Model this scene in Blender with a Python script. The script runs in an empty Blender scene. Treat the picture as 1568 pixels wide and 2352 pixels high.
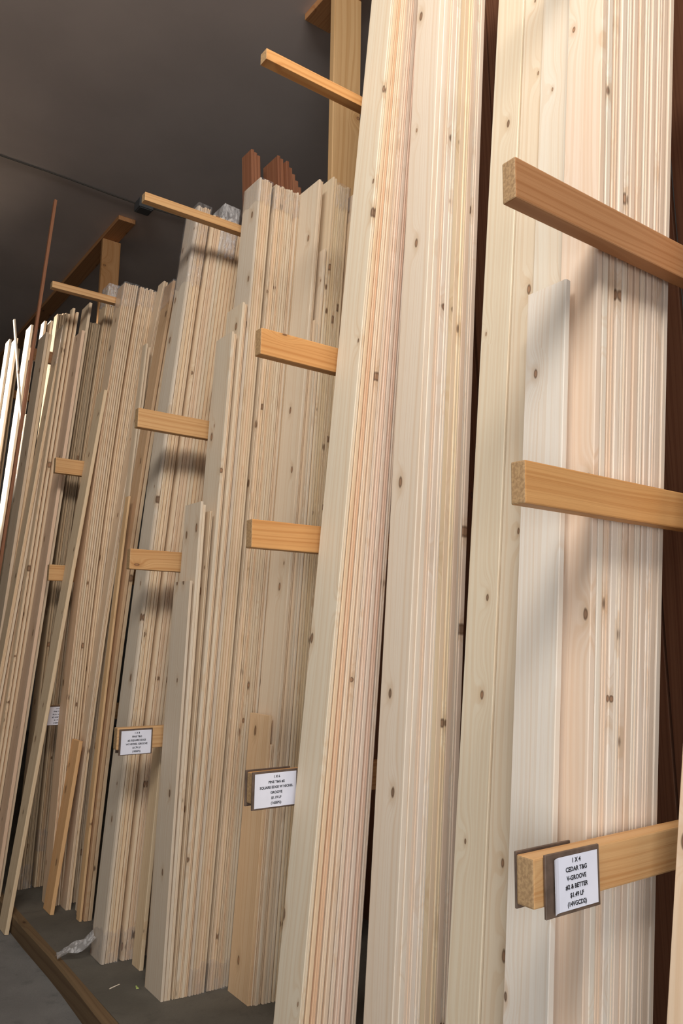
import bpy, bmesh, math, random
from mathutils import Matrix, Vector
random.seed(7)
S = bpy.context.scene
C = S.collection
rad = math.radians

# ------------------------------------------------------------------ helpers
def link(o, parent=None):
    C.objects.link(o)
    if parent is not None:
        o.parent = parent
    return o

def tag(o, label=None, cat=None, group=None, kind=None):
    if label: o['label'] = label
    if cat: o['category'] = cat
    if group: o['group'] = group
    if kind: o['kind'] = kind
    return o

def mesh_obj(name, verts, faces, mat, parent=None, smooth=False):
    me = bpy.data.meshes.new(name)
    me.from_pydata(verts, [], faces)
    me.validate(); me.update()
    bm = bmesh.new(); bm.from_mesh(me)
    bmesh.ops.recalc_face_normals(bm, faces=bm.faces)
    bm.to_mesh(me); bm.free()
    if smooth:
        for p in me.polygons: p.use_smooth = True
    me.materials.append(mat)
    return link(bpy.data.objects.new(name, me), parent)

def box_bm(lo, hi, bevel=0.0, segs=2):
    bm = bmesh.new()
    bmesh.ops.create_cube(bm, size=1)
    for v in bm.verts:
        v.co = Vector([lo[i] + (v.co[i] + .5) * (hi[i] - lo[i]) for i in range(3)])
    if bevel:
        bmesh.ops.bevel(bm, geom=bm.edges[:], offset=bevel, segments=segs, affect='EDGES', profile=.6)
    return bm

def bm_obj(name, bm, mat, parent=None):
    me = bpy.data.meshes.new(name); bm.to_mesh(me); bm.free()
    me.materials.append(mat)
    return link(bpy.data.objects.new(name, me), parent)

def empty(name, loc):
    o = bpy.data.objects.new(name, None); o.location = loc
    return link(o)

# ------------------------------------------------------------------ materials
class NT:
    def __init__(s, name):
        s.m = bpy.data.materials.new(name); s.m.use_nodes = True
        s.t = s.m.node_tree; s.n = s.t.nodes; s.l = s.t.links
        s.b = s.n['Principled BSDF']; s.out = s.n['Material Output']
    def new(s, kind, **kw):
        x = s.n.new(kind)
        for k, v in kw.items(): setattr(x, k, v)
        return x
    def put(s, sock, v):
        if hasattr(v, 'is_output') or isinstance(v, bpy.types.NodeSocket): s.l.new(v, sock)
        else: sock.default_value = v
    def math(s, op, a, b=0.0, c=None, clamp=False):
        x = s.new('ShaderNodeMath', operation=op, use_clamp=clamp)
        s.put(x.inputs[0], a); s.put(x.inputs[1], b)
        if c is not None: s.put(x.inputs[2], c)
        return x.outputs[0]
    def vmath(s, op, a, b):
        x = s.new('ShaderNodeVectorMath', operation=op)
        s.put(x.inputs[0], a); s.put(x.inputs[1], b)
        return x.outputs[0]
    def mix(s, fac, a, b, mode='MIX'):
        x = s.new('ShaderNodeMix', data_type='RGBA', blend_type=mode)
        s.put(x.inputs[0], fac); s.put(x.inputs[6], a); s.put(x.inputs[7], b)
        return x.outputs[2]
    def ramp(s, v, lo, hi, a=0.0, b=1.0):
        x = s.new('ShaderNodeMapRange', interpolation_type='SMOOTHSTEP')
        s.put(x.inputs[0], v); s.put(x.inputs[1], lo); s.put(x.inputs[2], hi)
        s.put(x.inputs[3], a); s.put(x.inputs[4], b)
        return x.outputs[0]

def wood(name, early, late, knot=(.16, .075, .035), kd=.5, kr=1.0, streak=.55, axis='Z', rough=.6, endgrain=.0):
    """procedural softwood: growth-ring streaks along the board, oval knots, fibre; tinted by the object's own colour"""
    N = NT(name)
    tc = N.new('ShaderNodeTexCoord'); oi = N.new('ShaderNodeObjectInfo')
    sep = N.new('ShaderNodeSeparateXYZ'); N.l.new(tc.outputs['Object'], sep.inputs[0])
    x, y, z = sep.outputs[0], sep.outputs[1], sep.outputs[2]
    if axis == 'X':   # long axis is X: thickness Y, width Z
        x, y, z = y, z, x
    if axis == 'Y':
        x, y, z = z, x, y
    r = oi.outputs['Random']
    r1 = N.math('MULTIPLY', r, 37.0); r2 = N.math('MULTIPLY', r, 91.3)
    # knots
    ky = N.math('ADD', N.math('MULTIPLY', y, 8.0), r2)
    kx = N.math('MULTIPLY_ADD', x, 3.0, ky)
    kz = N.math('ADD', N.math('MULTIPLY', z, 3.6), r1)
    cmb = N.new('ShaderNodeCombineXYZ'); N.put(cmb.inputs[0], kx); N.put(cmb.inputs[1], kz)
    wob = N.new('ShaderNodeTexNoise', noise_dimensions='2D'); N.l.new(cmb.outputs[0], wob.inputs['Vector']); wob.inputs['Scale'].default_value = 5
    dv = N.vmath('ADD', cmb.outputs[0], N.vmath('MULTIPLY', wob.outputs['Color'], (.03, .03, 0)))
    vor = N.new('ShaderNodeTexVoronoi', voronoi_dimensions='2D', feature='F1')
    N.l.new(dv, vor.inputs['Vector']); vor.inputs['Scale'].default_value = 1.0
    vs = N.new('ShaderNodeSeparateColor'); N.l.new(vor.outputs['Color'], vs.inputs[0])
    keep = N.math('LESS_THAN', vs.outputs[0], kd)
    d = vor.outputs['Distance']
    rk = N.math('MULTIPLY_ADD', vs.outputs[1], .055 * kr, .022 * kr)
    core = N.math('MULTIPLY', N.ramp(d, N.math('MULTIPLY', rk, 1.1), N.math('MULTIPLY', rk, .8)), keep)
    ring = N.math('MULTIPLY', N.ramp(N.math('ABSOLUTE', N.math('SUBTRACT', d, rk)), N.math('MULTIPLY', rk, .5), 0.0), keep)
    halo = N.math('MULTIPLY', N.ramp(d, N.math('MULTIPLY', rk, 4.5), rk), keep)
    bump = N.math('MULTIPLY', N.math('MULTIPLY', N.math('EXPONENT', N.math('MULTIPLY', N.math('MULTIPLY', d, d), -28.0)), keep), .035)
    # low-frequency wander of the grain
    c3 = N.new('ShaderNodeCombineXYZ')
    N.put(c3.inputs[0], N.math('MULTIPLY', x, 6.0)); N.put(c3.inputs[1], N.math('ADD', N.math('MULTIPLY', y, 7.0), r1)); N.put(c3.inputs[2], N.math('ADD', N.math('MULTIPLY', z, .8), r2))
    low = N.new('ShaderNodeTexNoise'); N.l.new(c3.outputs[0], low.inputs['Vector']); low.inputs['Scale'].default_value = 1.0; low.inputs['Detail'].default_value = 1.5
    v = N.math('ADD', N.math('ADD', N.math('ADD', y, N.math('MULTIPLY', x, .5)), N.math('MULTIPLY', low.outputs[0], .07)), bump)
    n1 = N.new('ShaderNodeTexNoise', noise_dimensions='1D'); N.put(n1.inputs['W'], N.math('ADD', N.math('MULTIPLY', v, 85.0), r1)); n1.inputs['Scale'].default_value = 1.0; n1.inputs['Detail'].default_value = 2.5
    n2 = N.new('ShaderNodeTexNoise', noise_dimensions='1D'); N.put(n2.inputs['W'], N.math('ADD', N.math('MULTIPLY', v, 18.0), r2)); n2.inputs['Scale'].default_value = 1.0
    c4 = N.new('ShaderNodeCombineXYZ'); N.put(c4.inputs[0], N.math('MULTIPLY', x, 500.0)); N.put(c4.inputs[1], N.math('MULTIPLY', y, 500.0)); N.put(c4.inputs[2], N.math('MULTIPLY', z, 9.0))
    fib = N.new('ShaderNodeTexNoise'); N.l.new(c4.outputs[0], fib.inputs['Vector']); fib.inputs['Scale'].default_value = 1.0
    g = N.math('ADD', N.ramp(n1.outputs[0], .42, .68, 0, streak), N.math('MULTIPLY', N.ramp(n2.outputs[0], .4, .7), streak * .5), clamp=True)
    col = N.mix(g, (*early, 1), (*late, 1))
    col = N.mix(N.math('MULTIPLY', N.ramp(fib.outputs[0], .35,   .75), .11), col, (*[c * .75 for c in late], 1))
    col = N.mix(1.0, col, oi.outputs['Color'], 'MULTIPLY')
    col = N.mix(N.math('MULTIPLY', halo, .38), col, (late[0] * .72, late[1] * .6, late[2] * .45, 1))
    kc = N.mix(vs.outputs[2], (*[c * .75 for c in knot], 1), (*[min(1, c * 2.4) for c in knot], 1))
    col = N.mix(N.math('MULTIPLY', core, .82), col, kc)
    col = N.mix(N.math('MULTIPLY', ring, .72), col, (*[c * .6 for c in knot], 1))
    if endgrain:
        sn = N.new('ShaderNodeSeparateXYZ'); N.l.new(tc.outputs['Normal'], sn.inputs[0])
        eg = N.math('GREATER_THAN', N.math('ABSOLUTE', sn.outputs[0]), .8)
        en = N.new('ShaderNodeTexNoise'); N.l.new(tc.outputs['Object'], en.inputs['Vector']); en.inputs['Scale'].default_value = 160; en.inputs['Detail'].default_value = 4
        col = N.mix(N.math('MULTIPLY', eg, endgrain), col, N.mix(N.ramp(en.outputs[0], .35, .65), (.50, .33, .17, 1), (.33, .21, .11, 1)))
    N.l.new(col, N.b.inputs['Base Color'])
    N.b.inputs['Roughness'].default_value = rough
    N.b.inputs['Specular IOR Level'].default_value = .3
    bp = N.new('ShaderNodeBump'); bp.inputs['Strength'].default_value = .12; bp.inputs['Distance'].default_value = .002
    N.put(bp.inputs['Height'], N.math('ADD', fib.outputs[0], n1.outputs[0])); N.l.new(bp.outputs[0], N.b.inputs['Normal'])
    return N.m

PINE = wood('pine', (.80, .685, .54), (.72, .545, .375), kr=.82, streak=.5, kd=.58)
FIR = wood('fir_framing', (.64, .36, .145), (.48, .22, .07), kd=.3, axis='X', rough=.5, endgrain=.85)
FIRZ = wood('fir_post', (.66, .42, .20), (.50, .27, .10), kd=.45, axis='Z', rough=.55)
FIRY = wood('fir_plate', (.60, .34, .16), (.46, .22, .09), kd=.45, axis='Y', rough=.55)
CEDAR = wood('red_cedar', (.36, .15, .075), (.22, .075, .035), kd=.15, knot=(.06, .03, .02))
CURB = wood('curb_timber', (.19, .12, .06), (.11, .062, .03), kd=.2, knot=(.04, .02, .01), axis='Y', rough=.75)

def concrete(name, c0, c1, dark, scale=1.0, pits=True):
    N = NT(name)
    tc = N.new('ShaderNodeTexCoord')
    def noise(s, det=4, rgh=.6):
        n = N.new('ShaderNodeTexNoise'); N.l.new(tc.outputs['Object'], n.inputs['Vector'])
        n.inputs['Scale'].default_value = s * scale; n.inputs['Detail'].default_value = det; n.inputs['Roughness'].default_value = rgh
        return n.outputs[0]
    col = N.mix(N.ramp(noise(2.2), .35, .65), (*c0, 1), (*c1, 1))
    col = N.mix(N.math('MULTIPLY', N.ramp(noise(14), .52, .72), .55), col, (*dark, 1))
    col = N.mix(N.math('MULTIPLY', N.ramp(noise(220, 2), .45, .75), .4), col, (*dark, 1))
    if pits:
        n9 = noise(34, 3, .8)
        col = N.mix(N.math('MULTIPLY', N.math('MULTIPLY', N.ramp(n9, .64, .72), N.ramp(noise(1.3), .48, .6)), .8), col, (*[c * .3 for c in dark], 1))
    N.l.new(col, N.b.inputs['Base Color']); N.b.inputs['Roughness'].default_value = .85
    bp = N.new('ShaderNodeBump'); bp.inputs['Strength'].default_value = .35; bp.inputs['Distance'].default_value = .004
    N.put(bp.inputs['Height'], noise(60, 5)); N.l.new(bp.outputs[0], N.b.inputs['Normal'])
    return N.m

FLOOR = concrete('aisle_concrete', (.20, .19, .175), (.155, .146, .135), (.10, .095, .088))
PLAT = concrete('platform_concrete', (.135, .12, .095), (.10, .088, .068), (.075, .066, .052), pits=False)

def plain(name, col, rough=.6, spec=.3, metal=0, var=.0, vs=20):
    N = NT(name)
    if var:
        tc = N.new('ShaderNodeTexCoord'); n = N.new('ShaderNodeTexNoise'); N.l.new(tc.outputs['Object'], n.inputs['Vector'])
        n.inputs['Scale'].default_value = vs; n.inputs['Detail'].default_value = 4
        N.l.new(N.mix(N.ramp(n.outputs[0], .3, .7), (*[c * (1 - var) for c in col], 1), (*[min(1, c * (1 + var)) for c in col], 1)), N.b.inputs['Base Color'])
    else:
        N.b.inputs['Base Color'].default_value = (*col, 1)
    N.b.inputs['Roughness'].default_value = rough; N.b.inputs['Specular IOR Level'].default_value = spec; N.b.inputs['Metallic'].default_value = metal
    return N.m

CEIL = plain('ceiling_drywall', (.66, .575, .53), .9, .1, 0, .06, 1.2)
WALLM = plain('painted_wall', (.20, .185, .165), .9, .1, 0, .06, 1.0)
BOARDB = plain('brown_hardboard', (.13, .085, .06), .55, .35, 0, .25, 30)
PAPER = plain('white_paper', (.80, .79, .86), .7, .2, 0, .03, 12)
INK = plain('black_ink', (.012, .011, .014), .6)
BOXM = plain('grey_plastic_box', (.09, .09, .09), .5)
CABLE = plain('dark_cable', (.07, .06, .05), .6)
GREEN = plain('green_scrap', (.45, .55, .16), .6)

def film(name='clear_stretch_film', lo=.05, hi=.22):
    N = NT(name)
    N.n.remove(N.b)
    tr = N.new('ShaderNodeBsdfTransparent'); tr.inputs[0].default_value = (.99, .985, .99, 1)
    gl = N.new('ShaderNodeBsdfGlossy'); gl.inputs['Roughness'].default_value = .12; gl.inputs[0].default_value = (1, 1, 1, 1)
    df = N.new('ShaderNodeBsdfDiffuse'); df.inputs[0].default_value = (.78, .75, .73, 1)
    tc = N.new('ShaderNodeTexCoord')
    mp = N.new('ShaderNodeMapping'); N.l.new(tc.outputs['Object'], mp.inputs[0]); mp.inputs['Scale'].default_value = (1, 1, .5)
    n = N.new('ShaderNodeTexNoise'); N.l.new(mp.outputs[0], n.inputs['Vector']); n.inputs['Scale'].default_value = 38; n.inputs['Detail'].default_value = 3; n.inputs['Distortion'].default_value = 1.4
    bp = N.new('ShaderNodeBump'); bp.inputs['Strength'].default_value = .8; bp.inputs['Distance'].default_value = .008
    N.l.new(n.outputs[0], bp.inputs['Height']); N.l.new(bp.outputs[0], gl.inputs['Normal'])
    m1 = N.new('ShaderNodeMixShader'); N.put(m1.inputs[0], N.ramp(n.outputs[0], .40, .75, lo, hi)); N.l.new(tr.outputs[0], m1.inputs[1]); N.l.new(df.outputs[0], m1.inputs[2])
    fr = N.new('ShaderNodeFresnel'); fr.inputs[0].default_value = 1.45; N.l.new(bp.outputs[0], fr.inputs['Normal'])
    m2 = N.new('ShaderNodeMixShader'); N.put(m2.inputs[0], N.math('MINIMUM', N.math('MULTIPLY', fr.outputs[0], .6), .22)); N.l.new(m1.outputs[0], m2.inputs[1]); N.l.new(gl.outputs[0], m2.inputs[2])
    N.l.new(m2.outputs[0], N.out.inputs[0])
    return N.m
FILM = film(); FILM2 = film('bunched_white_film', .25, .75)

# ------------------------------------------------------------------ boards
def profile(t, w, style):
    """cross-section in (x thickness, y width), near edge at y=0"""
    c = min(.0018, t * .12); h = t / 2; q = t * .17; dp = min(.006, w * .08)
    if style == 'groove':      # two lips and a groove on the near edge, tongue on the far edge
        near = [(c, 0), (h - q, 0), (h - q, dp), (h + q, dp), (h + q, 0), (t - c, 0)]
        far = [(t, w - dp), (h + q, w - dp), (h + q * .8, w), (h - q * .8, w), (h - q, w - dp), (0, w - dp)]
        return near[:0] + [(0, c)] + near + [(t, c)] + far
    if style == 'vee':
        c = t * .2
        return [(0, c * 3.6), (c * .9, 0), (t - c * .9, 0), (t, c * 3.6), (t, w - c), (t - c, w), (c, w), (0, w - c)]
    if style == 'shallow':
        d2 = .0022
        return [(0, c), (c, 0), (h - q, 0), (h - q, d2), (h + q, d2), (h + q, 0), (t - c, 0), (t, c), (t, w), (0, w)]
    if style == 'tongue':
        near = [(0, dp), (h - q, dp), (h - q * .8, 0), (h + q * .8, 0), (h + q, dp), (t, dp)]
        far = [(t, w), (h + q, w), (h + q, w - dp), (h - q, w - dp), (h - q, w), (0, w)]
        return near + far
    return [(0, c), (c, 0), (t - c, 0), (t, c), (t, w - c), (t - c, w), (c, w), (0, w - c)]

def board_mesh(name, t, w, L, style, k, mat):
    pr = profile(t, w, style); n = len(pr)
    segs = 10 if abs(k) > 1e-5 else 2
    vs, fs = [], []
    for i in range(segs + 1):
        z = L * i / segs
        for (x, y) in pr: vs.append((x + k * z * z, y, z))
    for i in range(segs):
        for j in range(n):
            a = i * n + j; b = i * n + (j + 1) % n
            fs.append((a, b, b + n, a + n))
    fs.append(tuple(range(n - 1, -1, -1))); fs.append(tuple(range(segs * n, segs * n + n)))
    return mesh_obj(name, vs, fs, mat)

ORD = ['front', 'second', 'third', 'fourth', 'fifth', 'sixth', 'seventh', 'eighth', 'ninth', 'tenth', 'eleventh', 'twelfth', 'thirteenth', 'fourteenth', 'fifteenth', 'sixteenth', 'seventeenth', 'eighteenth']
TONES = [(1, 1, 1), (1.02, .98, .92), (1.03, .96, .88), (.98, .98, .96), (1.02, .95, .85), (.97, .94, .88), (1.03, .96, .90), (1.0, 1.0, .97)]

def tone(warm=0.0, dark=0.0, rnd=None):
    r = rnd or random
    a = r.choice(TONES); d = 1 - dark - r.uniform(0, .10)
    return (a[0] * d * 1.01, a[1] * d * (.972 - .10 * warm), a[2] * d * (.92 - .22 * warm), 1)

def board(name, label, cat, group, X, Y, z0, lean, t, w, L, style='groove', k=0.0, mat=None, col=None, yaw=0.0):
    o = board_mesh(name, t, w, L, style, k, mat or PINE)
    o.location = (X, Y, z0 + max(0, t * math.sin(rad(lean))) + .0006)
    o.rotation_euler = (0, rad(lean), yaw)
    o.color = col or tone()
    return tag(o, label, cat, group)

def stack(where, group, X, Y, lean, w, t, Ls, k=0.0, z0=0.0, fan=0.0, gap=.0006, styles=None, warm=.0, dark=.0, mat=None,
          name='pine_board', kind='pine board', jit=.006, fmt='{o} {kind} in {w}', yj=.002, start=0, cols=None):
    """boards one behind another from the aisle towards the posts (+X). returns (x_start, x_end)"""
    x = X; xs = []; gap0 = gap; rnd = random.Random(hash((round(X * 1000), round(Y * 1000))) & 0xffff)
    for i, L in enumerate(Ls):
        ln = lean + fan * i; xs.append(x)
        gap = gap0 if (styles or fan or gap0 > .001) else rnd.choice((.0010, .0014, .0018, .0032))
        if not styles and not fan and t < .0125 and gap0 <= .001: t = .0102
        st = (styles or ['groove', 'tongue'])[i % len(styles or [1, 2])] if styles else ('vee' if rnd.random() < .8 else 'groove')
        o = fmt.format(o=ORD[i + start], kind=kind, w=where)
        o = o[0].lower() + o[1:]
        board(name, o, 'board', group, x, Y + rnd.uniform(-yj, yj), z0, ln, t, w, L + rnd.uniform(-jit, jit), st, k, mat,
              cols[i] if cols else tone(warm, dark, rnd))
        x += (t + gap) / math.cos(rad(lean))
    return X, x, xs

def wrap(label, X, X2, Y, w, lean, za, zb, k=0.0, z0=0.0, group='clear film around board bundles', tail=False, seed=1, mat=None):
    """thin crinkled film sleeve around a bundle between heights za and zb along the boards"""
    rnd = random.Random(seed)
    e = .005; D = (X2 - X) * math.cos(rad(lean)) + e
    per = []
    nx, ny = 10, 5
    ex = .0015; D -= .003
    for i in range(nx): per.append((-ex + (D + ex) * i / nx, -e))
    for i in range(ny): per.append((D, -e + (w + 2 * e) * i / ny))
    for i in range(nx): per.append((D - (D + ex) * i / nx, w + e))
    for i in range(ny): per.append((-ex, w + e - (w + 2 * e) * i / ny))
    n = len(per); m = 7; vs, fs = [], []
    rag = [rnd.uniform(-.018, .018) for _ in range(n)]
    for r in range(m + 1):
        f = r / m
        for j, (x, y) in enumerate(per):
            z = za + (zb - za) * f + (rag[j] if r == 0 and za > .5 else 0) + (rag[j] if r == m and za < .5 else 0)
            b = rnd.uniform(0, .003); bx = rnd.uniform(0, .001)
            ox = -bx if x < 0 else (bx if x >= D - 1e-6 else 0); oy = -b if y < 0 else (b if y > w else 0)
            vs.append((x + ox + k * z * z, y + oy, z))
    for r in range(m):
        for j in range(n):
            a = r * n + j; b = r * n + (j + 1) % n
            fs.append((a, b, b + n, a + n))
    o = mesh_obj('plastic_wrap', vs, fs, mat or FILM, smooth=True)
    o.location = (X, Y, z0 + .003); o.rotation_euler = (0, rad(lean), 0)
    tag(o, label, 'plastic wrap', group)
    if tail:
        vs, fs = [], []
        for i in range(9):
            f = i / 8
            for j in range(6):
                g = j / 5 - .5
                vs.append((-.006 - .14 * f, w * .75 + .04 * f + g * (.10 - .05 * f) , .085 - .075 * f ** .7 + .012 * math.sin(9 * g + 7 * f) + .03 * (.5 - abs(g)) * (1 - f)))
        for i in range(8):
            for j in range(5):
                a = i * 6 + j; fs.append((a, a + 1, a + 7, a + 6))
        mesh_obj('loose_tail', vs, fs, FILM2, o, True)
    return o

# ------------------------------------------------------------------ setting
def struct(name, bm, mat):
    return tag(bm_obj(name, bm, mat), kind='structure')

struct('floor', box_bm((-4.5, -4.0, -.29), (6.5, 13, -.09)), FLOOR)
struct('platform', box_bm((1.205, -1.6, -.0895), (3.2, 12.5, 0)), PLAT)
struct('ceiling', box_bm((-4.5, -4.0, 4.866), (6.5, 13, 4.9)), CEIL)
struct('wall_left', box_bm((-4.7, -4.0, -.29), (-4.5, 13, 4.866)), WALLM)
struct('wall_far', box_bm((-4.7, 13, -.29), (6.7, 13.2, 4.866)), WALLM)
struct('wall_right', box_bm((6.5, -4.0, -.29), (6.7, 13, 4.866)), WALLM)

# timber edging of the platform, slightly wavy and chipped
vs, fs = [], []
ny = 70
for i in range(ny + 1):
    y = -1.6 + 14 * i / ny
    wv = .006 * math.sin(y * 1.9) + .004 * math.sin(y * 5.3 + 1)
    ch = .004 * max(0, math.sin(y * 9.1) + random.uniform(-.6, .3))
    for (x, z) in ((1.163 + wv, -.0895), (1.163 + wv, -.006 - ch), (1.169 + wv + ch * .7, .001), (1.203 + wv * .2, .002), (1.2045, -.0895)):
        vs.append((x, y, z))
for i in range(ny):
    for j in range(5):
        a = i * 5 + j; b = i * 5 + (j + 1) % 5
        fs.append((a, b, b + 5, a + 5))
fs.append((0, 1, 2, 3, 4)); fs.append(tuple(ny * 5 + j for j in range(5)))
tag(mesh_obj('trim_1', vs, fs, CURB), kind='structure')

# ------------------------------------------------------------------ rack: posts with their divider arms, top plates
def divider(label, y, post, arms, post_h, ya=None, thick=.038):
    """post = (x0, x1, y0); arms = list of (xfront, xback, zcentre, height, thickness, label or None, rounded)"""
    x0, x1, y0 = post
    e = empty('rack_divider', (x0, y0, 0)); tag(e, label, 'lumber rack', 'rack dividers of post and arms')
    p = bm_obj('post', box_bm((0, 0, .001), (x1 - x0, .038, post_h), .003, 1), FIRZ, e)
    p.color = (.95, .93, .92, 1)
    for (xa, xb, zc, hh, th, lb, cl) in arms:
        a = bm_obj('arm', box_bm((0, 0, -hh / 2), (xb - xa, th, hh / 2), .0035 if hh > .06 else .002, 2), FIR, e)
        a.location = (xa - x0, y - y0, zc)
        a.rotation_euler = (random.uniform(-.01, .01), 0, random.uniform(-.008, .008))
        a.color = cl
        if lb: a['label'] = lb
    return e

H4, T4, H2 = .090, .038, .041
OR = (1.04, .95, .85, 1); BR = (.72, .62, .66, 1); YE = (1.03, 1.06, 1.15, 1); YL = (1.05, 1.12, 1.3, 1)
divider('rack divider with four wooden arms at the right, holding the 1 X 4 sign', 1.055, (1.985, 2.11, 1.016),
        [(1.215, 2.00, .965, H4, .042, None, YE), (1.215, 2.0, 1.735, H4, T4, 'orange knotty arm', OR), (1.205, 2.0, 2.40, .096, T4, 'dark weathered arm', BR), (1.22, 2.0, 3.42, H2, H2, None, OR)], 3.46)
divider('rack divider whose four arms include the one holding the 1 X 6 sign', 2.145, (1.985, 2.11, 2.1845),
        [(1.235, 2.0, .962, H4, .042, None, YE), (1.20, 2.0, 1.733, H4, T4, None, OR), (1.21, 2.0, 2.365, H4, T4, None, OR), (1.195, 2.0, 3.398, H2, H2, None, OR)], 3.44)
divider('rack divider whose four arms include the one holding the 1 X 8 sign', 3.332, (1.985, 2.11, 3.3715),
        [(1.25, 2.0, .975, H4, .040, None, YL), (1.262, 2.0, 1.740, H4, T4, None, YE), (1.262, 2.0, 2.378, H4, T4, None, YE), (1.235, 2.0, 3.445, H2, H2, None, YE)], 3.48)
divider('rack divider whose four arms include the leftmost sign arm', 4.560, (1.985, 2.11, 4.5995),
        [(1.285, 2.0, .97, H4, .040, None, YL), (1.262, 2.0, 1.748, H4, T4, None, YE), (1.255, 2.0, 2.365, H4, T4, None, YE), (1.162, 2.0, 3.440, H2, H2, None, YL)], 3.47)
divider('far rack divider, its brown arm just right of the leaning lath', 5.80, (1.985, 2.11, 5.8395),
        [(1.36, 2.0, 3.42, H4, T4, None, BR), (1.36, 2.0, 2.37, H4, T4, None, BR)], 3.50)
divider('farthest rack divider with brown arms crossing white boards, left edge', 7.0, (1.985, 2.11, 7.0395),
        [(1.22, 2.0, 3.44, .075, T4, None, (.6, .5, .45, 1)), (1.24, 2.0, 2.40, H4, T4, None, BR)], 3.50)

def tallpost(label, x0, x1, y, col):
    o = bm_obj('rack_post', box_bm((0, 0, .001), (x1 - x0, .04, 4.8255), .003, 1), FIRZ); o.location = (x0, y, 0); o.color = col
    return tag(o, label, 'post', None)
tallpost('tall knotty timber post reaching the ceiling beside the leftmost tall stack', 2.10, 2.275, 3.048, (.95, .93, .92, 1))
tallpost('dark brown timber post under the far ceiling plate, left of centre', 2.045, 2.205, 6.47, (.80, .66, .58, 1))

def plate(label, x0, x1, y0, y1):
    o = bm_obj('top_plate', box_bm((0, 0, 0), (x1 - x0, y1 - y0, .039), .002, 1), FIRY); o.location = (x0, y0, 4.8265)
    o.color = (.92, .80, .72, 1)
    return tag(o, label, 'beam', None)
plate('brown timber plate under the ceiling behind the tallest post, top of photo', 2.10, 2.27, .2, 3.345)
plate('long brown timber plate running along the ceiling at the left', 2.04, 2.185, 6.08, 12.6)

# ceiling cable and its box
cu = []
for i in range(41):
    f = i / 40; cu.append((-3.2 + 7.5 * f, 5.79 + .012 * math.sin(f * 21) + .008 * math.sin(f * 47), 4.8595 - .004 * abs(math.sin(f * 16))))
vs, fs = [], []
for i, (x, y, z) in enumerate(cu):
    for j in range(6):
        a = j * math.pi / 3; vs.append((x, y + .0055 * math.cos(a), z + .0055 * math.sin(a)))
for i in range(40):
    for j in range(6):
        a = i * 6 + j; b = i * 6 + (j + 1) % 6; fs.append((a, b, b + 6, a + 6))
tag(mesh_obj('cable', vs, fs, CABLE, smooth=True), 'thin dark cable stapled across the ceiling', 'cable')
jb = empty('junction_box', (2.135, 5.77, 4.866)); tag(jb, 'dark junction box on the ceiling below the cable', 'junction box')
bm_obj('box_body', box_bm((-.06, -.06, -.075), (.06, .06, -.0001), .006, 2), BOXM, jb)
bm_obj('box_cover', box_bm((-.05, -.05, -.081), (.05, .05, -.0755), .002, 1), BOXM, jb)

# ------------------------------------------------------------------ price signs
def text_mesh(lines, size, pitch, parent, cx, cz, y):
    cu = bpy.data.curves.new('lettering', 'FONT')
    cu.body = '\n'.join(lines); cu.size = size; cu.align_x = 'CENTER'; cu.align_y = 'CENTER'
    cu.space_line = pitch / size; cu.offset = size * .024; cu.resolution_u = 3; cu.extrude = .00015
    tmp = bpy.data.objects.new('tmp', cu); C.objects.link(tmp)
    dg = bpy.context.evaluated_depsgraph_get(); dg.update()
    me = bpy.data.meshes.new_from_object(tmp.evaluated_get(dg))
    bpy.data.objects.remove(tmp)
    me.name = 'lettering'; me.materials.clear(); me.materials.append(INK)
    o = link(bpy.data.objects.new('lettering', me), parent)
    o.rotation_euler = (math.pi / 2, 0, 0); o.location = (cx, y, cz)
    return o

def sign(label, x0, x1, z0, z1, yn, yf, lines, px0, px1, pz0, pz1, size, pitch, dxf=.006, dzf=.004, curl=.0012):
    e = empty('price_sign', (x0, yn, z0)); tag(e, label, 'price sign', 'price signs on the rack arms')
    w, h = x1 - x0, z1 - z0
    bm_obj('backing_board', box_bm((0, -.0065, 0), (w, -.0008, h), .001, 1), BOARDB, e)
    bm_obj('backing_board', box_bm((dxf, yf - yn + .0008, dzf), (w + dxf, yf - yn + .0062, h - .001), .001, 1), BOARDB, e)
    # paper, left edge curling away a little
    vs, fs = [], []
    nx = 14
    for i in range(nx + 1):
        f = i / nx; cu = curl * max(0, 1 - f * 6) ** 2
        for j in range(2):
            for b in (0, .0004):
                vs.append((px0 - x0 + (px1 - px0) * f + (.006 * j * 0), -.0072 - cu - b, pz0 - z0 + (pz1 - pz0) * j))
    for i in range(nx):
        a = i * 4; b = a + 4
        fs += [(a, b, b + 2, a + 2), (a + 1, a + 3, b + 3, b + 1), (a, a + 1, b + 1, b), (a + 2, b + 2, b + 3, a + 3)]
    fs += [(0, 2, 3, 1), (nx * 4, nx * 4 + 1, nx * 4 + 3, nx * 4 + 2)]
    mesh_obj('paper', vs, fs, PAPER, e)
    text_mesh(lines, size, pitch, e, (px0 + px1) / 2 - x0 + .003, (pz0 + pz1) / 2 - z0, -.0081)
    return e

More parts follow.
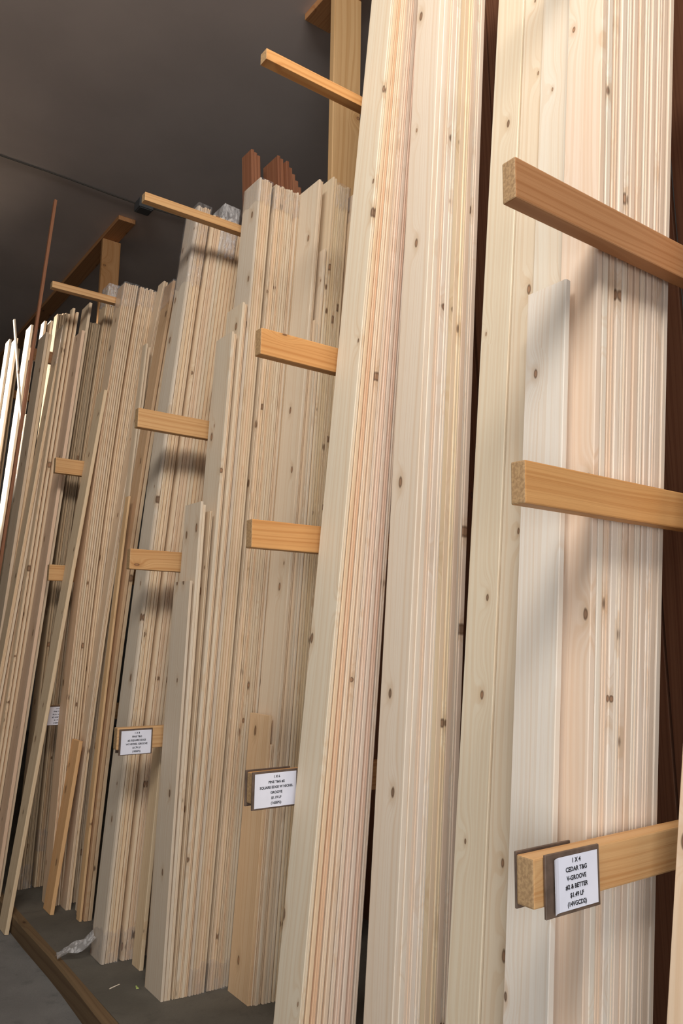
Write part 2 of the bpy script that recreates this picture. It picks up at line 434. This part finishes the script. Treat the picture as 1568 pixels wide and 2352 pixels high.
sign('price sign reading 1 X 4 cedar on the arm at the right', 1.240, 1.403, .900, 1.015, 1.0535, 1.0990,
     ['1 X 4', 'CEDAR T&G', 'V-GROOVE', '#2 & BETTER', '$1.49 LF', '(14VGCD2)'], 1.257, 1.395, .907, 1.006, .0118, .0158, -.022, .010, .007)
sign('price sign reading 1 X 6 pine square edge, on the middle arm', 1.226, 1.386, .902, 1.012, 2.1435, 2.1890,
     ['1 X 6', 'PINE T&G #2', 'SQUARE EDGE W NICKEL', 'GROOVE', '$1.19 LF', '(16SEP2)'], 1.233, 1.380, .907, 1.006, .0102, .0152)
sign('price sign reading 1 X 8 pine with nickel groove', 1.258, 1.405, .908, 1.015, 3.3305, 3.3745,
     ['1 X 8', 'PINE T&G', '#2 SQUARE EDGE', 'W/ NICKEL GROOVE', '$1.79 LF', '(18SEP2)'], 1.265, 1.399, .911, 1.008, .0102, .0152)
sign('leftmost price sign, partly hidden by a leaning board', 1.285, 1.432, .908, 1.015, 4.5585, 4.6020,
     ['1 X 6', 'PINE T&G', 'BULL NOSE', '#2 & BETTER', '$1.19 LF', '(16BNP2)'], 1.291, 1.426, .911, 1.008, .0102, .0152)

# ------------------------------------------------------------------ right-hand bay (behind the 1 X 4 sign)
g = 'boards behind the 1 X 4 sign'
SM = ['plain', 'plain', 'shallow', 'plain', 'shallow']
PK = [(1.02, .90, .82, 1), (1.03, 1.0, .96, 1), (1.0, .87, .77, 1), (1.02, .96, .92, 1), (1.04, .99, .94, 1), (1.0, .88, .80, 1), (.98, .84, .74, 1), (1.03, .98, .93, 1), (1.0, .90, .84, 1), (1.03, .95, .90, 1), (.98, .85, .76, 1), (1.02, .97, .94, 1)]
stack('the stack of edges right of the 1 X 4 sign', g, 1.362, 1.112, 4.9, .113, .0185, [4.25] * 12, fan=.17, yj=.002, gap=.0002, styles=SM, cols=PK)
board('pine_board', 'short pale pine board with slanted top, left of the upper right arm', 'board', g, 1.331, 1.170, 0, 4.55, .018, .122, 2.305, 'plain', col=(1.03, 1.02, 1.02, 1))
stack('the flush pale column just behind the short pale board', g, 1.385, 1.2285, 4.9, .108, .018, [4.25] * 3, yj=.0005, styles=['plain'], cols=[(.99, .97, .92, 1), tone(), tone()])
stack('the narrow flush column left of the short pale board', g, 1.395, 1.3405, 4.9, .078, .018, [4.25] * 3, yj=.0005, styles=['plain'], cols=[(.98, .90, .78, 1), tone(), tone()])
stack('the tan column right of the thin dark gap', g, 1.392, 1.4225, 4.9, .108, .018, [4.25] * 3, yj=.0005, styles=['plain'], cols=[(.96, .90, .78, 1), tone(), tone()])
stack('the middle tall stack, between two dark gaps', 'middle tall stack boards', 1.393, 1.712, 3.45, .120, .0185, [4.25] * 11, yj=.002, gap=.0003, styles=SM, cols=[(1.0, .93, .86, 1)] + PK[1:5] + [(1.04, .92, .72, 1), (1.0, .86, .70, 1), (1.04, .94, .76, 1)] + PK[6:])
stack('the tall stack left of centre, cut by the top edge', 'left tall stack boards', 1.271, 1.975, 5.2, .128, .0145, [4.25] * 10, fan=-.085, gap=.0066, yj=.002, styles=['shallow', 'plain', 'shallow'],
      cols=[(1.0, .94, .83, 1), (1.05, .86, .66, 1), (1.0, .76, .58, 1), (1.05, .93, .80, 1), (1.0, .84, .70, 1), (1.03, .95, .88, 1), (1.0, .85, .77, 1), (1.02, .92, .86, 1), (.98, .82, .76, 1), (.96, .90, .86, 1)])
board('pine_board', 'knotty board edge at the lower right corner, nearest the camera', 'board', None, 1.362, .835, 0, 11.4, .018, .142, 3.05, 'plain', col=(.98, .84, .70, 1))

for o in C.objects:
    if o.type == 'MESH' and o.name.startswith('pine_board'):
        c = o.color; o.color = (c[0], min(1.08, c[1] * 1.05), min(1.2, c[2] * 1.13), 1)     # near boards tinted paler and cooler, standing in for cool doorway light

# ------------------------------------------------------------------ bay between the 1 X 6 and 1 X 8 signs
g = 'boards between the 1 X 6 and 1 X 8 signs'
board('pine_board', 'shortest pale pine board standing in front, right of the 1 X 8 sign', 'board', g, 1.3985, 3.097, 0, 1.55, .0122, .164, 1.642, 'plain', col=(.93, .90, .87, 1))
stack('the pair stepping up behind the shortest pale board', g, 1.4125, 3.094, 1.85, .160, .0118, [1.988, 1.975], styles=['plain', 'plain'], jit=.001, cols=[(.95, .92, .88, 1), (1, .95, .88, 1)])
board('pine_board', 'grooved board just behind the two stepped boards, right of the 1 X 8 sign', 'board', g, 1.4425, 3.090, 0, 2.3, .0118, .155, 1.95, 'groove')
stack('the waist-high pair ending above the 1 X 8 sign arms', g, 1.4555, 3.088, 2.8, .160, .0118, [2.790, 2.782], styles=['plain', 'groove'], jit=.001, cols=[(.93, .91, .87, 1), tone()])
stack('the taller pair against the six-board bundle', g, 1.4805, 3.086, 3.1, .156, .0118, [2.945, 2.937], styles=['plain', 'groove'], jit=.001, cols=[(.97, .93, .86, 1), tone()])
a = stack('the six-board wrapped bundle below the red cedar', 'six-board wrapped bundle', 1.5085, 3.080, 3.15, .158, .0118, [3.592] * 6, cols=[(.90, .89, .88, 1)] + [tone(.15) for _ in range(5)])
wrap('film on top of the six-board bundle below the red cedar', a[0], a[1], 3.080, .158, 3.15, 3.47, 3.592, seed=3)
wrap('film at the foot of the six-board bundle, centre left', a[0], a[1], 3.080, .158, 3.15, .001, .11, seed=4)
a = stack('the thirteen-board wrapped bundle below the red cedar', 'thirteen-board wrapped bundle', a[1] + .008, 3.078, 3.3, .156, .0118, [3.588] * 13, warm=.1)
wrap('film on top of the thirteen-board bundle below the red cedar', a[0], a[1], 3.078, .156, 3.3, 3.45, 3.585, seed=5)
wrap('film at the foot of the thirteen-board bundle, centre left', a[0], a[1], 3.078, .156, 3.3, .001, .11, seed=6)
board('pine_board', 'short honey coloured board standing behind the 1 X 6 sign', 'board', g, 1.661, 2.878, 0, 3.3, .0118, .165, 1.090, 'plain', col=(1.0, .83, .64, 1))
board('pine_board', 'short grooved offcut behind the right end of the 1 X 6 sign', 'board', g, 1.6735, 2.872, 0, 3.35, .0118, .165, .975, 'groove', col=(1.0, .90, .78, 1))
stack('the tall knotty pair with a pointed top beside the bundles', g, 1.6865, 2.865, 3.5, .163, .0118, [3.555, 3.552], styles=['plain', 'groove'], jit=.001, cols=[(1.0, .97, .92, 1), tone()])
g2 = 'narrow boards left of the leftmost tall stack'
stack('the pair of cut boards beside the tall knotty pair', g2, 1.7145, 2.858, 3.5, .155, .0118, [2.85, 2.832], jit=.001, styles=['vee'])
board('pine_board', 'board with a rounded top standing beside the tall knotty pair', 'board', g2, 1.7395, 2.856, 0, 3.5, .0125, .155, 3.21, 'vee', col=(1.03, 1.0, .95, 1))
a = stack('the tall stack with a pointed face below the ceiling post', g2, 1.757, 2.852, 3.5, .155, .0118, [3.585, 3.58] + [3.56] * 6, cols=[(1.0, .96, .86, 1), (.97, .9, .76, 1)] + [(.93, .86, .70, 1), (.9, .82, .66, 1), (.95, .88, .74, 1), (.9, .83, .7, 1), (.93, .86, .7, 1), (.88, .8, .66, 1)])
wrap('film on top of the tall stack below the ceiling post', a[2][2], a[1], 2.852, .150, 3.5, 3.44, 3.565, seed=8)
a = stack('the darker narrow stack touching the leftmost tall stack', g2, a[1] + .008, 2.835, 3.5, .125, .0118, [3.52] * 3, dark=.06, warm=.15)
wrap('film on top of the darker narrow stack by the leftmost tall stack', a[0], a[1], 2.835, .125, 3.5, 3.39, 3.52, seed=9)

# ------------------------------------------------------------------ bay between the 1 X 8 sign and the leftmost sign
g = 'boards left of the 1 X 8 sign'
board('pine_board', 'narrow buff board standing just behind the 1 X 8 sign arms', 'board', g, 1.438, 3.4145, 0, 3.0, .018, .088, .925, 'plain', col=(.98, .88, .72, 1))
a = stack('the four-board group at the front of the tall wrapped bundle', 'tall wrapped bundle left of the 1 X 8 sign', 1.3246, 3.565, 3.13, .148, .0172, [3.645] * 4, k=.0066, jit=.004, cols=[(.90, .89, .88, 1)] + [tone(.2) for _ in range(3)], gap=.0012)
wrap('film at the foot of the front bundle below the 1 X 8 sign', a[0], a[1], 3.565, .148, 3.13, .001, .13, seed=11, tail=True)
wrap('film hanging at the top of the bundle below the ceiling cable', a[0], a[1], 3.565, .148, 3.13, 3.20, 3.66, k=.0066, seed=12)
a = stack('the rear group left of the 1 X 8 sign', 'tall wrapped bundle left of the 1 X 8 sign', 1.412, 3.555, 3.13, .148, .0172, [3.62] * 8 + [3.58] * 4, k=.0066, jit=.008, warm=.1, gap=.0012, fmt='{o} {kind} in {w}')
wrap('film at the foot of the rear group behind the 1 X 8 sign', a[0], a[1], 3.555, .148, 3.13, .001, .13, seed=13)
wrap('bright film cap on the rear group below the ceiling cable', a[2][3], a[2][8], 3.555, .148, 3.13, 3.40, 3.70, k=.0066, seed=14, mat=FILM2)
# brown and pale boards between
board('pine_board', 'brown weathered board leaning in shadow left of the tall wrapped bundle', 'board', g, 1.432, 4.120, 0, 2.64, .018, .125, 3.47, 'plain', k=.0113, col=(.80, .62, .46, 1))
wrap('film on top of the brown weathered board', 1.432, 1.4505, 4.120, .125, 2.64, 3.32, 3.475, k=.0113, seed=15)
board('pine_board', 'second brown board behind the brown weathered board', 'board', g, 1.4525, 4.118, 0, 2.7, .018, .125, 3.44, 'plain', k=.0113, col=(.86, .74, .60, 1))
board('pine_board', 'thin amber strip of board standing in front of the brown weathered board', 'board', g, 1.412, 4.13, 0, 2.6, .012, .05, 2.16, 'plain', k=.006, col=(1.0, .76, .50, 1))
stack('the slim leaning pair beside the dark gap', g, 1.448, 4.259, 3.5, .058, .0135, [3.10, 3.08], jit=.001)
stack('the pair leaning hardest, right of the far wrapped bundle', g, 1.405, 4.328, 2.8, .094, .0135, [3.555, 3.55], k=.0140, jit=.001, cols=[(.95, .88, .80, 1), tone()])
a = stack('the front half of the far bundle above the amber offcut', 'far wrapped bundle above the amber offcut', 1.345, 4.428, .6, .125, .0104, [3.512] * 7, k=.0135, jit=.004, warm=.2)
wrap('film on the front half of the far bundle', a[0], a[1], 4.428, .125, .6, 3.36, 3.515, k=.0135, seed=16)
a = stack('the rear half of the far bundle', 'far wrapped bundle above the amber offcut', a[1] + .004, 4.428, .75, .125, .0104, [3.51] * 10, k=.0135, jit=.008, warm=.15)
wrap('film on the rear half of the far bundle', a[0], a[1], 4.428, .125, .75, 3.38, 3.51, k=.0135, seed=17)
board('pine_board', 'short amber offcut leaning on the platform, lower left', 'board', g, 1.318, 4.300, 0, 6.2, .020, .125, .850, 'plain', col=(1.0, .70, .42, 1))

# ------------------------------------------------------------------ bays further left
g = 'boards at the left behind the leftmost sign'
board('pine_board', 'greenish pine board leaning from the aisle floor past the leftmost sign', 'board', g, 1.132, 4.405, -.09, 6.42, .020, .136, 2.92, 'plain', col=(1.0, .91, .76, 1))
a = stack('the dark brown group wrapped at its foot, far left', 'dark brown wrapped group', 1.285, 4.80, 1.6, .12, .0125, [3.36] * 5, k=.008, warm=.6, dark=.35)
wrap('film at the foot of the dark brown group, far left', a[0], a[1], 4.80, .12, 1.6, .001, .13, seed=18)
a = stack('the pale bundle behind the leftmost sign', 'pale bundle behind the leftmost sign', 1.373, 4.80, 1.0, .12, .0118, [3.62] * 9, k=.0105, warm=.55, dark=.08)
wrap('crumpled bright film on top of the pale bundle behind the leftmost sign', a[0], a[1], 4.80, .12, 1.0, 3.50, 3.65, k=.0105, seed=19, mat=FILM2)
wrap('film low on the pale bundle behind the leftmost sign', a[0], a[1], 4.80, .12, 1.0, .19, .30, seed=20)
board('pine_board', 'pinkish board with orange edge leaning from the aisle, far left', 'board', g, 1.135, 4.715, -.09, 4.5, .020, .150, 3.36, 'plain', col=(1.0, .82, .72, 1))
board('pine_board', 'buff board tucked behind the pinkish orange-edged board', 'board', g, 1.157, 4.735, -.09, 4.55, .018, .150, 3.56, 'plain', col=(.92, .84, .74, 1))
stack('the three-board group left of the pinkish board', 'left leaning groups', 1.085, 4.895, 4.4, .06, .019, [3.52, 3.56, 3.54], z0=-.09, fan=.1, warm=.2)
stack('the three-board group next to the wide grey board', 'left leaning groups', 1.010, 4.96, 5.6, .13, .019, [3.47, 3.45, 3.46], z0=-.09, warm=.15)
wrap('film on top of the group next to the wide grey board', 1.010, 1.0715, 4.96, .13, 5.6, 3.20, 3.46, z0=-.09, seed=21)
board('pine_board', 'wide grey board leaning at the far left, right of the lath', 'board', 'left leaning groups', 1.045, 5.10, -.09, 4.0, .019, .185, 3.44, 'plain', col=(.86, .78, .70, 1))
board('pine_board', 'edge of the board behind the wide grey board at far left', 'board', 'left leaning groups', 1.0655, 5.10, -.09, 4.0, .019, .185, 3.43, 'plain', col=(.95, .82, .66, 1))
g = 'bright boards at the far left'
FB = [(1.185, 6.735, 3.3, .13, 3.83, 'bright white board nearest the left edge of the photo'),
      (1.20, 6.56, 3.3, .14, 3.79, 'bright white board second from the left edge, behind the crossing stick'),
      (1.255, 6.37, 3.4, .16, 3.86, 'broad bright white board touching the brown lath'),
      (1.295, 6.37, 3.35, .13, 3.84, 'narrow bright edge of board behind the broad white one'),
      (1.305, 6.22, 3.6, .10, 3.86, 'bright board seen just right of the brown lath'),
      (1.355, 6.21, 3.5, .09, 3.87, 'second bright board right of the brown lath')]
for i, (X, Y, ln, w, L, lb) in enumerate(FB):
    board('pine_board', lb, 'board', g, X, Y, 0, ln, .019, w, L, 'plain', col=(1.05, 1.05, 1.05, 1))
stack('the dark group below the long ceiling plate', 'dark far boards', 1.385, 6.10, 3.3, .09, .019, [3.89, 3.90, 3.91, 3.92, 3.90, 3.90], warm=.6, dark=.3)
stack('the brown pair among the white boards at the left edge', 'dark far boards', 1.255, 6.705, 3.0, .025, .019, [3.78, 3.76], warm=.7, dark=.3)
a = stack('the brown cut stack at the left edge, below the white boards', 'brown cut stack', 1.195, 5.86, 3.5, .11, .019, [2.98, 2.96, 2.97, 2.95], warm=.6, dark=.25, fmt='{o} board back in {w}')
wrap('film on the brown cut stack at the left edge', a[0], a[1], 5.86, .11, 3.5, 2.3, 2.98, seed=23)
st = board('stick', 'pale stick crossing the white boards at the far left, leaning the other way', 'stick', None, 1.795, 5.995, 0, -8.0, .012, .035, 3.76, 'plain', col=(.95, .93, .90, 1))
board('lath', 'long thin brown lath leaning at the far left up to the ceiling', 'lath', None, 1.100, 5.62, -.09, 3.72, .020, .035, 4.66, 'plain', mat=CEDAR, col=(1.25, 1.3, 1.3, 1))

# ------------------------------------------------------------------ red cedar boards standing on the other side of the rack
for (lb, X, Y, w, n) in [('the left red cedar group behind the bundles', 2.255, 3.765, .115, 3), ('the middle red cedar group behind the bundles', 2.41, 3.725, .17, 2), ('the right red cedar group behind the bundles', 2.455, 3.70, .09, 6)]:
    x = X
    for i in range(n):
        L = 4.235 - .012 * i - (.03 + .022 * i if n == 6 else 0)
        board('cedar_board', f'{ORD[i]} reddish cedar board in {lb}', 'board', 'red cedar boards behind the bundles', x, Y, 0, -3.2, .019, w, L, 'plain', mat=CEDAR, col=(1, 1, 1, 1))
        x += .0205
for i in range(18):  # added row behind the stacks; its dark colour supplies the shade in the gaps
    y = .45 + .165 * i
    board('cedar_board', 'dark filler board added on the far side of the rack to darken the gaps', 'board', 'added dark boards behind the gaps', 2.62 + .002 * (i % 3), y, 0, -3.0, .018, .155, 4.35 if y < 2.75 else 3.4, 'plain', mat=CEDAR, col=(.55, .55, .55, 1))

# ------------------------------------------------------------------ scraps on the floor
def sliver(label, x, y, z, L, w, ang, mat, col=(1, 1, 1, 1), name='wood_splinter'):
    o = mesh_obj(name, [(-L / 2, -w / 2, 0), (L / 2, -w * .2, 0), (L / 2, w * .2, 0), (-L / 2, w / 2, 0), (-L * .4, 0, .003), (L * .4, 0, .003)],
                 [(0, 3, 2, 1), (0, 1, 5, 4), (1, 2, 5), (2, 3, 4, 5), (3, 0, 4)], mat)
    o.location = (x, y, z + .0006); o.rotation_euler = (0, 0, ang); o.color = col
    return tag(o, label, 'splinter')
sliver('pale wood splinter lying on the platform, lower left', 1.300, 3.33, 0, .055, .005, .35, PINE)
sliver('green scrap beside the foot of the shortest pale board', 1.372, 3.275, 0, .030, .012, 1.4, GREEN, name='scrap')
sliver('reddish wood chip on the aisle floor beside the edging', 1.085, 2.98, -.09, .03, .012, .3, CEDAR)
sliver('tiny pale chip on the aisle floor, lower left corner', .86, 2.75, -.09, .014, .006, .9, PINE)

# ------------------------------------------------------------------ light
def area(name, loc, target, sx, sy, power, col):
    l = bpy.data.lights.new(name, 'AREA'); l.shape = 'RECTANGLE'; l.size = sx; l.size_y = sy; l.energy = power; l.color = col
    o = bpy.data.objects.new(name, l); o.location = loc
    d = Vector(target) - Vector(loc); o.rotation_euler = d.to_track_quat('-Z', 'Y').to_euler()
    link(o); return o
area('tilted_ceiling_lamp', (-.5, -.05, 4.42), (1.5, 3.0, 3.0), 2.4, .7, 146, (1.0, .978, .945))  # unseen ceiling lamp, tilted to favour the rack tops over their feet
area('aisle_cool_fill', (-4.3, 2.0, 2.2), (1.4, 2.2, 1.8), 4.0, 1.6, 8, (.86, .92, 1.0))  # added cool fill for the board faces towards the aisle
door = area('doorway_daylight', (-.1, -.85, 1.1), (1.5, 1.4, .95), 1.8, 1.7, 12.5, (.90, .94, 1.0))
door.data.spread = rad(95)
sp = bpy.data.lights.new('far_boards_spot', 'SPOT'); sp.energy = 3000; sp.spot_size = rad(24); sp.spot_blend = .35; sp.shadow_soft_size = .1  # added spot that whitens only the far-left boards, like a sun patch
so = bpy.data.objects.new('far_boards_spot', sp); so.location = (-3.2, 7.6, 3.75)
so.rotation_euler = (Vector((1.44, 6.62, 3.12)) - so.location).to_track_quat('-Z', 'Y').to_euler(); link(so)

w = bpy.data.worlds.new('World'); S.world = w; w.use_nodes = True
w.node_tree.nodes['Background'].inputs[0].default_value = (.9, .95, 1, 1)
w.node_tree.nodes['Background'].inputs[1].default_value = .22

# ------------------------------------------------------------------ camera (measured from the photograph's vanishing points)
R = ((.81021581, .10316137, .57698186), (-.58593157, .11683228, .80189427), (.01531441, -.9877793, .15510486))
M = Matrix.Identity(4)
for i in range(3):
    M[i][0] = R[i][0]; M[i][1] = -R[i][1]; M[i][2] = -R[i][2]
M[2][3] = 1.42
cam = bpy.data.cameras.new('camera'); cam.sensor_fit = 'VERTICAL'; cam.sensor_height = 36; cam.lens = 1812 / 2352 * 36; cam.clip_start = .05
co = bpy.data.objects.new('camera', cam); link(co); co.matrix_world = M
S.camera = co

S.view_settings.view_transform = 'Standard'; S.view_settings.look = 'None'
S.view_settings.gamma = 1; S.view_settings.use_curve_mapping = False
S.view_settings.exposure = 0.0
